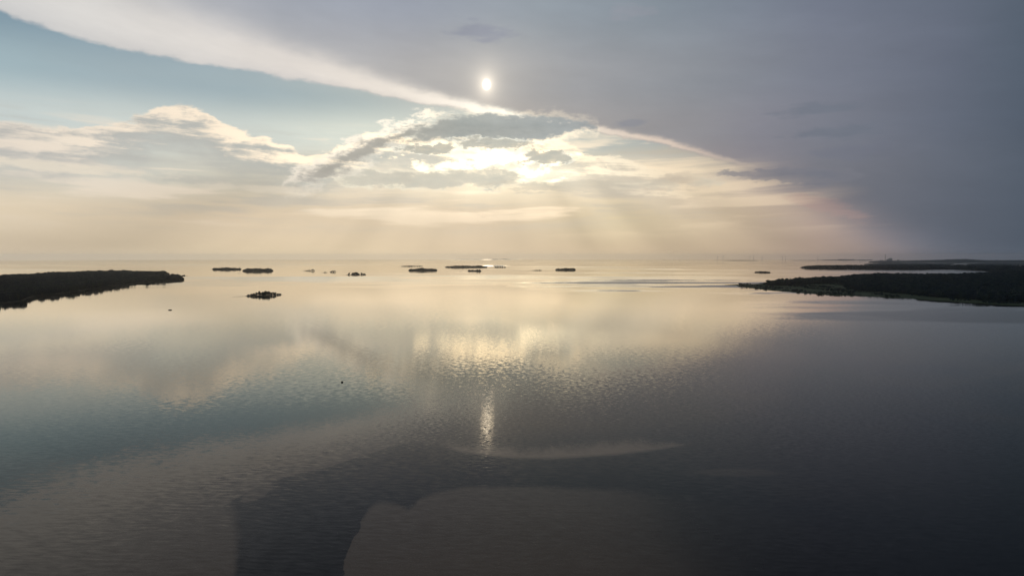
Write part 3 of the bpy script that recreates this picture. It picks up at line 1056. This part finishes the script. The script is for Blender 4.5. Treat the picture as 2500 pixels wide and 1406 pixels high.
ridge("low_shore", 1925, 2000, 636.0, [(1925, 0), (1940, 5), (1990, 6), (2000, 0)], 500, M_HILL,
      "very thin faint strip of land right of the wind turbines", 3.0, 15.0)

# ------------------------------------------------------------------ islets


def islet(px0, px1, py, depth_m, height, label, name="islet", tail_l=0.0, tail_r=0.0, dense=None, cat="islet", tilt=0.0, rock_h=1.2):
    """a rocky islet. px0..px1: ends of its waterline in the photo, py: row of the waterline."""
    a, b = on_water(px0, py + tilt), on_water(px1, py - tilt)
    c = (a + b) / 2
    ax = Vector((b.x - a.x, b.y - a.y, 0))
    L = ax.length
    rz = math.atan2(ax.y, ax.x)
    root = empty(name, (c.x, c.y, drop(c.x, c.y)), rz)
    tag(root, label, cat)
    seed = px0 * .01

    def half_w(u):  # u in -1..1 along the islet
        lo, hi = -1 + 2 * tail_l, 1 - 2 * tail_r
        body = 1.0 if lo <= u <= hi else 0.0
        m = (lo + hi) / 2
        hw = (hi - lo) / 2
        v = (u - m) / hw
        w = max(0.0, 1 - abs(v) ** 2.6) ** .55 if abs(v) < 1 else 0
        w = w * (0.85 + .3 * mnoise.noise(Vector((u * 3, seed, 0))))
        return max(w * depth_m / 2, min(2.0 + depth_m * .03, (1 - abs(u)) * depth_m + .4))
    nu, nv = 64, 11
    verts, faces = [], []
    for i in range(nu + 1):
        u = -1 + 2 * i / nu
        hw = half_w(u)
        for j in range(nv + 1):
            v = -1 + 2 * j / nv
            x, y = u * L / 2, v * hw
            e = (1 - v * v) * min(1, hw / (depth_m * .3))
            z = -.35 + e * rock_h + (.35 + .25 * mnoise.noise(Vector((x * .15, y * .15, seed)))) * (1 - v * v) ** .5 + \
                e * height * max(0, 1 - (u * 1.05) ** 2) * .8 + .5 * e * mnoise.noise(Vector((x * .06, y * .06, seed + 4)))
            if abs(v) == 1:
                z = -.6
            verts.append((x, y, z))
    for i in range(nu):
        for j in range(nv):
            p = i * (nv + 1) + j
            faces.append((p, p + nv + 1, p + nv + 2, p + 1))
    link_mesh("ground", verts, faces, M_ROCK, root)

    def ground_z(u, v):
        hw = half_w(u)
        e = (1 - v * v) * min(1, hw / (depth_m * .3))
        return -.1 + e * rock_h + e * height * max(0, 1 - (u * 1.05) ** 2) * .8
    if dense:
        sp_, h0, h1, lo, hi = dense
        n = int((hi - lo) / 2 * L * depth_m / (sp_ * sp_))
        us = rng.uniform(lo, hi, n)
        vs = rng.uniform(-.88, .88, n)
        pts, hh = [], []
        for u, v in zip(us, vs):
            hw = half_w(u)
            if hw < depth_m * .12:
                continue
            e = min(1.0, (hw / (depth_m * .5)) ** .6)
            h = .86 * random.triangular(h0 * .8, h1 * 1.05, h1 * .9) * (.38 + .62 * e) * (1 - .25 * abs(v)) * (1 + .40 * mnoise.noise(Vector((u * 4, v, seed))) + .2 * mnoise.noise(Vector((u * 14, v, seed))))
            pts.append((u * L / 2, v * hw, ground_z(u, v) - .3))
            hh.append(h)
        forest("wood", np.array(pts), np.array(hh), rng.uniform(1.3, 2.2, len(hh)), parent=root)
    root["_L"] = L
    del root["_L"]
    M = root.matrix_basis.copy()

    def place(kind, u, v, h, lab, grp):
        p = root.location + Vector((math.cos(rz) * u * L / 2 - math.sin(rz) * v * half_w(u), math.sin(rz) * u * L / 2 + math.cos(rz) * v * half_w(u), ground_z(u, v) - .15))
        tree(kind, p, h, lab, "tree", grp)
    return place


islet(507, 594, 658.0, 110, 3, "long low wooded islet at far left, behind and left of the rounded one", tail_l=.14, tail_r=.06, dense=(7.5, 11, 16, -.82, .95))
islet(590, 668, 661.6, 110, 4, "flat topped wooded islet just right of the long low one at left", tail_l=.02, tail_r=.02, dense=(7.0, 16, 20, -.97, .97))
p = islet(736, 771, 661.6, 26, .5, "tiny rocky islet with a short row of bare looking trees", tail_l=.1, tail_r=.03)
for u, h in ((-.55, 5), (-.3, 6), (-.1, 7), (.1, 8), (.28, 6), (.45, 10), (.6, 12), (.75, 8), (-.2, 4), (.2, 5)):
    p(random.choice(["pine_tree", "birch_tree"]), u, random.uniform(-.4, .4), h, "small tree on the tiny islet with a short row of trees", "trees on the tiny tree row islet")
p = islet(785, 801, 665.6, 14, .3, "smallest speck of an islet left of its bushier neighbour", tail_l=.2, tail_r=.1)
for u, h in ((-.1, 4), (.15, 5), (.5, 3)):
    p("birch_tree", u, 0, h, "low bush like tree on the smallest speck of an islet", "trees on the smallest islet")
p = islet(803, 823, 664.4, 24, .5, "tiny bushy islet between the smallest one and the ragged dark one", tail_l=.05, tail_r=.1)
for u, h in ((-.6, 5), (-.35, 8), (-.1, 9), (.12, 7), (.35, 10), (.6, 7), (.1, 6)):
    p(random.choice(["pine_tree", "birch_tree"]), u, random.uniform(-.5, .5), h, "small tree on the tiny bushy islet left of centre", "trees on the tiny bushy islet")
p = islet(835, 900, 671.4, 50, 1, "small ragged dark islet with uneven trees and rocky tips", tail_l=.14, tail_r=.10, rock_h=.9)
for i in range(34):
    u = random.uniform(-.62, .80)
    h = random.uniform(9, 15) if u < .2 else random.uniform(5, 11)
    if abs(u - .5) < .05:
        h = 14
    p(random.choice(["pine_tree", "birch_tree", "birch_tree"]), u, random.uniform(-.8, .8), h * (1 - .35 * abs(u)), "tree in the uneven cover of the small ragged dark islet", "trees on the small ragged islet")
p = islet(566, 694, 722.0, 42, 1.2, "nearest islet, black with ragged trees and a thin rocky spit to the left", tail_l=.24, tail_r=.05, tilt=2.8, rock_h=1.0)
for i in range(66):
    u = random.uniform(-.40, .88)
    env = max(.18, 1 - abs((u - .22) / .74) ** 1.5)
    h = random.choice([random.uniform(4.5, 8.0), random.uniform(7.0, 11.5)]) * env
    p(random.choice(["pine_tree", "birch_tree", "birch_tree"]), u, random.uniform(-.85, .85), max(3, h), "ragged dark tree on the nearest islet with the thin spit", "trees on the nearest islet")

islet(970, 1042, 650.5, 60, 1, "long thin low islet above the rounded wooded one left of centre", tail_l=.12, tail_r=.12, dense=(9, 5, 9, -.7, .75))
islet(996, 1069, 661.0, 100, 3, "rounded dense wooded islet below the long thin one left of centre", tail_l=.02, tail_r=.02, dense=(7.0, 15, 19, -.97, .97))
islet(1044, 1248, 652.6, 180, 4, "longest wooded island, in front of the glitter at the horizon", tail_l=.20, tail_r=.28, dense=(10, 11, 17, -.62, .42), cat="island", name="island")
p = islet(1180, 1242, 652.9, 40, 1, "low tree dotted rocky end reaching right from the longest island", tail_l=.05, tail_r=.1, dense=(9, 5, 11, -.1, .85))
islet(1121, 1130, 663.0, 8, .1, "tiny bare rock left of the small bushy islet in the glitter", name="skerry", cat="rock", rock_h=.5)
islet(1141, 1177, 662.8, 44, 1.5, "small bushy islet below the longest island, tallest at its left end", tail_l=.02, tail_r=.06, dense=(6.5, 8, 14, -.92, .85))
islet(1202, 1218, 633.9, 220, 5, "faint grey islet on the horizon under the sun, left one of two", dense=(30, 18, 26, -.9, .9))
islet(1223, 1243, 633.3, 260, 5, "faint grey islet on the horizon under the sun, right one of two", dense=(34, 18, 26, -.9, .9))
islet(1289, 1325, 660.3, 22, .6, "very low scrubby islet left of the small domed one", tail_l=.25, tail_r=.04, dense=(6, 3, 6, -.2, .85))
islet(1352, 1408, 659.2, 80, 2.5, "small domed wooded islet right of centre", tail_l=.06, tail_r=.04, dense=(7, 11, 16, -.9, .93))
islet(1836, 1886, 666.2, 50, 1.2, "small scrubby islet left of the right headlands", tail_l=.12, tail_r=.1, dense=(6, 7, 12, -.8, .85))
islet(1800, 1826, 697.6, 5, .1, "thin rocky bar off the right headland's tip", name="skerry", cat="rock", rock_h=.4)
p = islet(390, 421, 669.8, 40, .8, "thin rocky spit with a few tree clumps behind the left headland's tip", name="skerry", cat="skerry", tail_l=.05, tail_r=.12, dense=(9, 5, 10, -.3, .5))
islet(438, 460, 673.8, 18, .5, "low scrubby rock just beyond the left headland's tip", name="skerry", cat="skerry", tail_r=.3, dense=(6, 4, 7, -.8, .2))
islet(410.5, 420, 757.2, 3.2, .5, "small dark rock alone on the water between headland and nearest islet", name="rock", cat="rock", rock_h=1.0)
islet(832.5, 838, 933.2, 1.1, .3, "tiny dark rock in the open water below the islets", name="rock", cat="rock", rock_h=.5)
islet(579, 590, 667.5, 6, .1, "flat sliver of rock below the gap between the two left islets", name="skerry", cat="rock", rock_h=.4)

# ------------------------------------------------------------------ wind turbines


def tube(v, f, p0, p1, r0, r1, seg=8):
    p0, p1 = Vector(p0), Vector(p1)
    d = (p1 - p0).normalized()
    a = d.orthogonal().normalized()
    b = d.cross(a)
    base = len(v)
    for p, r in ((p0, r0), (p1, r1)):
        for k in range(seg):
            t = 2 * math.pi * k / seg
            v.append(tuple(p + a * math.cos(t) * r + b * math.sin(t) * r))
    for k in range(seg):
        k2 = (k + 1) % seg
        f.append((base + k, base + k2, base + seg + k2, base + seg + k))
    f.append(tuple(base + k for k in reversed(range(seg))))
    f.append(tuple(base + seg + k for k in range(seg)))


tv, tf = [], []
tube(tv, tf, (0, 0, -3), (0, 0, 118), 5.0, 3.2, 12)
ME_TOWER = mesh_of("tower", (tv, tf), M_STEEL)
tv, tf = [], []
tube(tv, tf, (0, 7, 120), (0, -6, 120), 2.4, 2.8, 8)
tube(tv, tf, (0, -6, 120), (0, -9.5, 120), 2.8, .8, 8)
ME_NAC = mesh_of("nacelle", (tv, tf), M_STEEL)
bv = [(-.9, 0, 0), (.9, 0, 0), (.9, .9, 0), (-.9, .9, 0), (-.9, 0, 12), (2.4, 0, 12), (2.4, .6, 12), (-.9, .6, 12), (-.4, 0, 56), (.4, 0, 56), (.4, .2, 56), (-.4, .2, 56)]
bf = [(0, 1, 5, 4), (1, 2, 6, 5), (2, 3, 7, 6), (3, 0, 4, 7), (4, 5, 9, 8), (5, 6, 10, 9), (6, 7, 11, 10), (7, 4, 8, 11), (8, 9, 10, 11)]
ME_BLADE = mesh_of("blade", (bv, bf), M_STEEL)
turb = [(1751.4, 636.6, .9, 20, "first wind turbine from the left on the horizon"), (1765.4, 636.6, 1.0, 60, "second wind turbine from the left, above the thin strip's left end"),
        (1831, 635.4, .9, 40, "fainter wind turbine of the close pair above the thin strip"), (1839.6, 636.0, 1.05, 0, "clearer right hand wind turbine of the close pair above the thin strip"),
        (1860.4, 636.0, 1.0, 15, "lone wind turbine just right of the thin strip of land"), (1910, 636.0, .95, 30, "wind turbine with its rotor spread like a T"),
        (1917.5, 636.0, .95, 55, "wind turbine close beside the T shaped one on its right"), (1996, 635.2, .9, 10, "faint wind turbine farthest to the right, left of the low shore")]
for i, (px, py, s, rot, lab) in enumerate(turb):
    b = on_water(px, py)
    b = Vector((b.x, b.y, 0)).normalized() * min(math.hypot(b.x, b.y), 21500.0)
    b.z = drop(b.x, b.y)
    root = empty("wind_turbine", b, math.radians(-(SUN_AZ) - 15 + 50 * (i in (0, 3, 4, 6))))
    root.scale = (s, s, s)
    tag(root, lab, "wind turbine", "wind turbines on the horizon")
    for nm, me in (("tower", ME_TOWER), ("nacelle", ME_NAC)):
        o = bpy.data.objects.new(nm, me)
        COL.objects.link(o)
        o.parent = root
    for k in range(3):
        o = bpy.data.objects.new("blade", ME_BLADE)
        COL.objects.link(o)
        o.parent = root
        o.location = (0, -7.5, 120)
        o.rotation_euler = (0, math.radians((90 if i == 5 else rot) + 120 * k), 0)

# ------------------------------------------------------------------ power station and harbour on the far shore


def box(v, f, x0, x1, y0, y1, z0, z1, slope=0.0):
    b = len(v)
    v += [(x0, y0, z0), (x1, y0, z0), (x1, y1, z0), (x0, y1, z0), (x0, y0, z1 - slope), (x1, y0, z1), (x1, y1, z1), (x0, y1, z1 - slope)]
    f += [(b, b + 3, b + 2, b + 1), (b + 4, b + 5, b + 6, b + 7), (b, b + 1, b + 5, b + 4), (b + 1, b + 2, b + 6, b + 5), (b + 2, b + 3, b + 7, b + 6), (b + 3, b, b + 4, b + 7)]


def far_base(px, dist_m, z=0.0):
    d = view_dir(px, 640)
    h = math.hypot(d.x, d.y)
    x, y = d.x / h * dist_m, d.y / h * dist_m
    return Vector((x, y, drop(x, y) + z))


def facing(b):
    return -math.atan2(b.x, b.y)


D = 15500.0
b = far_base(2161, D, 22)
ch = empty("chimney", b, facing(b))
tag(ch, "tall thin chimney rising above the hazy shore", "chimney")
v, f = [], []
tube(v, f, (0, 0, -8), (0, 0, 128), 6.0, 4.0, 14)
link_mesh("shaft", v, f, M_CONC, ch)
v, f = [], []
tube(v, f, (0, 0, 128), (0, 0, 131), 4.8, 4.8, 14)
link_mesh("rim", v, f, M_STEEL, ch)
b = far_base(2171, D, 22)
ps = empty("power_station", b, facing(b))
tag(ps, "blocky power station hall with a lower left wing, right of the chimney", "factory")
v, f = [], []
box(v, f, -8, 52, -25, 25, -8, 50)
link_mesh("boiler_hall", v, f, M_CLAD, ps)
v, f = [], []
box(v, f, -50, -8, -22, 22, -8, 44, 16)
link_mesh("turbine_hall", v, f, M_CLAD, ps)
v, f = [], []
box(v, f, 0, 40, -15, 15, 50, 53)
link_mesh("roof_plant", v, f, M_CONC, ps)
for (px, w, h, lab) in ((2152, 60, 12, "low flat warehouse left of the chimney"), (2193, 46, 16, "pair of silos and a shed right of the power station")):
    b = far_base(px, D, 22)
    wh = empty("warehouse" if px == 2152 else "silo_plant", b, facing(b))
    tag(wh, lab, "warehouse" if px == 2152 else "silos")
    v, f = [], []
    box(v, f, -w / 2, w / 2, -20, 20, -8, h)
    link_mesh("hall", v, f, M_CLAD, wh)
    v, f = [], []
    box(v, f, -w / 2 - 2, w / 2 + 2, -22, 22, h, h + 2)
    link_mesh("roof", v, f, M_CONC, wh)
    if px == 2193:
        for sx_ in (-12, 10):
            v, f = [], []
            tube(v, f, (sx_, -24, -8), (sx_, -24, h + 8), 8, 8, 12)
            link_mesh("silo", v, f, M_CONC, wh)
D2 = 21000.0
for i, (px, h) in enumerate(((2064, 62), (2083, 52))):
    b = far_base(px, D2, 12)
    cr = empty("harbour_crane", b, facing(b))
    tag(cr, ("leftmost faint harbour crane on the low far shore", "second faint harbour crane, nearer to the chimney")[i], "crane", "harbour cranes on the far shore")
    for sx_ in (-14, 14):
        for sy_ in (-10, 10):
            v, f = [], []
            tube(v, f, (sx_, sy_, 0), (sx_ * .8, sy_, h * .6), 1.6, 1.3, 6)
            link_mesh("leg", v, f, M_STEEL, cr)
    v, f = [], []
    box(v, f, -13, 13, -11, 11, h * .6, h * .68)
    link_mesh("portal_beam", v, f, M_STEEL, cr)
    v, f = [], []
    tube(v, f, (0, 0, h * .68), (30, 0, h), 2.0, 1.0, 6)
    tube(v, f, (0, 0, h * .68), (-3, 0, h * .95), 1.8, 1.2, 6)
    link_mesh("boom", v, f, M_STEEL, cr)
b = far_base(2104, D2, 12)
tk = empty("storage_tank", b, facing(b))
tag(tk, "faint row of storage tanks on the low far shore", "storage tanks")
for x in (-60, -20, 20, 60):
    v, f = [], []
    tube(v, f, (x, 0, -4), (x, 0, 20), 16, 16, 14)
    link_mesh("tank", v, f, M_CONC, tk)
b = far_base(2491.5, 7600, 4)
wt_ = empty("water_tower", b, facing(b))
tag(wt_, "dark stubby tower above the woods at the right edge", "tower")
v, f = [], []
tube(v, f, (0, 0, -2), (0, 0, 24), 5.5, 5.0, 12)
link_mesh("shaft", v, f, M_CONC, wt_)
v, f = [], []
tube(v, f, (0, 0, 24), (0, 0, 34), 7.5, 9, 12)
link_mesh("tank", v, f, M_CONC, wt_)

# ------------------------------------------------------------------ haze
hm = bpy.data.materials.new("haze")
hm.use_nodes = True
hm.node_tree.nodes.clear()
pv = hm.node_tree.nodes.new("ShaderNodeVolumePrincipled")
pv.inputs["Color"].default_value = (0.96, 0.98, 1.0, 1)
pv.inputs["Density"].default_value = 1.9e-5
pv.inputs["Anisotropy"].default_value = 0.93
ho = hm.node_tree.nodes.new("ShaderNodeOutputMaterial")
hm.node_tree.links.new(pv.outputs[0], ho.inputs["Volume"])
v, f = [], []
box(v, f, -44500, 44500, -44500, 44500, -150, 180)
haze = link_mesh("haze", v, f, hm)
tag(haze, "thin evening haze over the sea", kind="stuff")
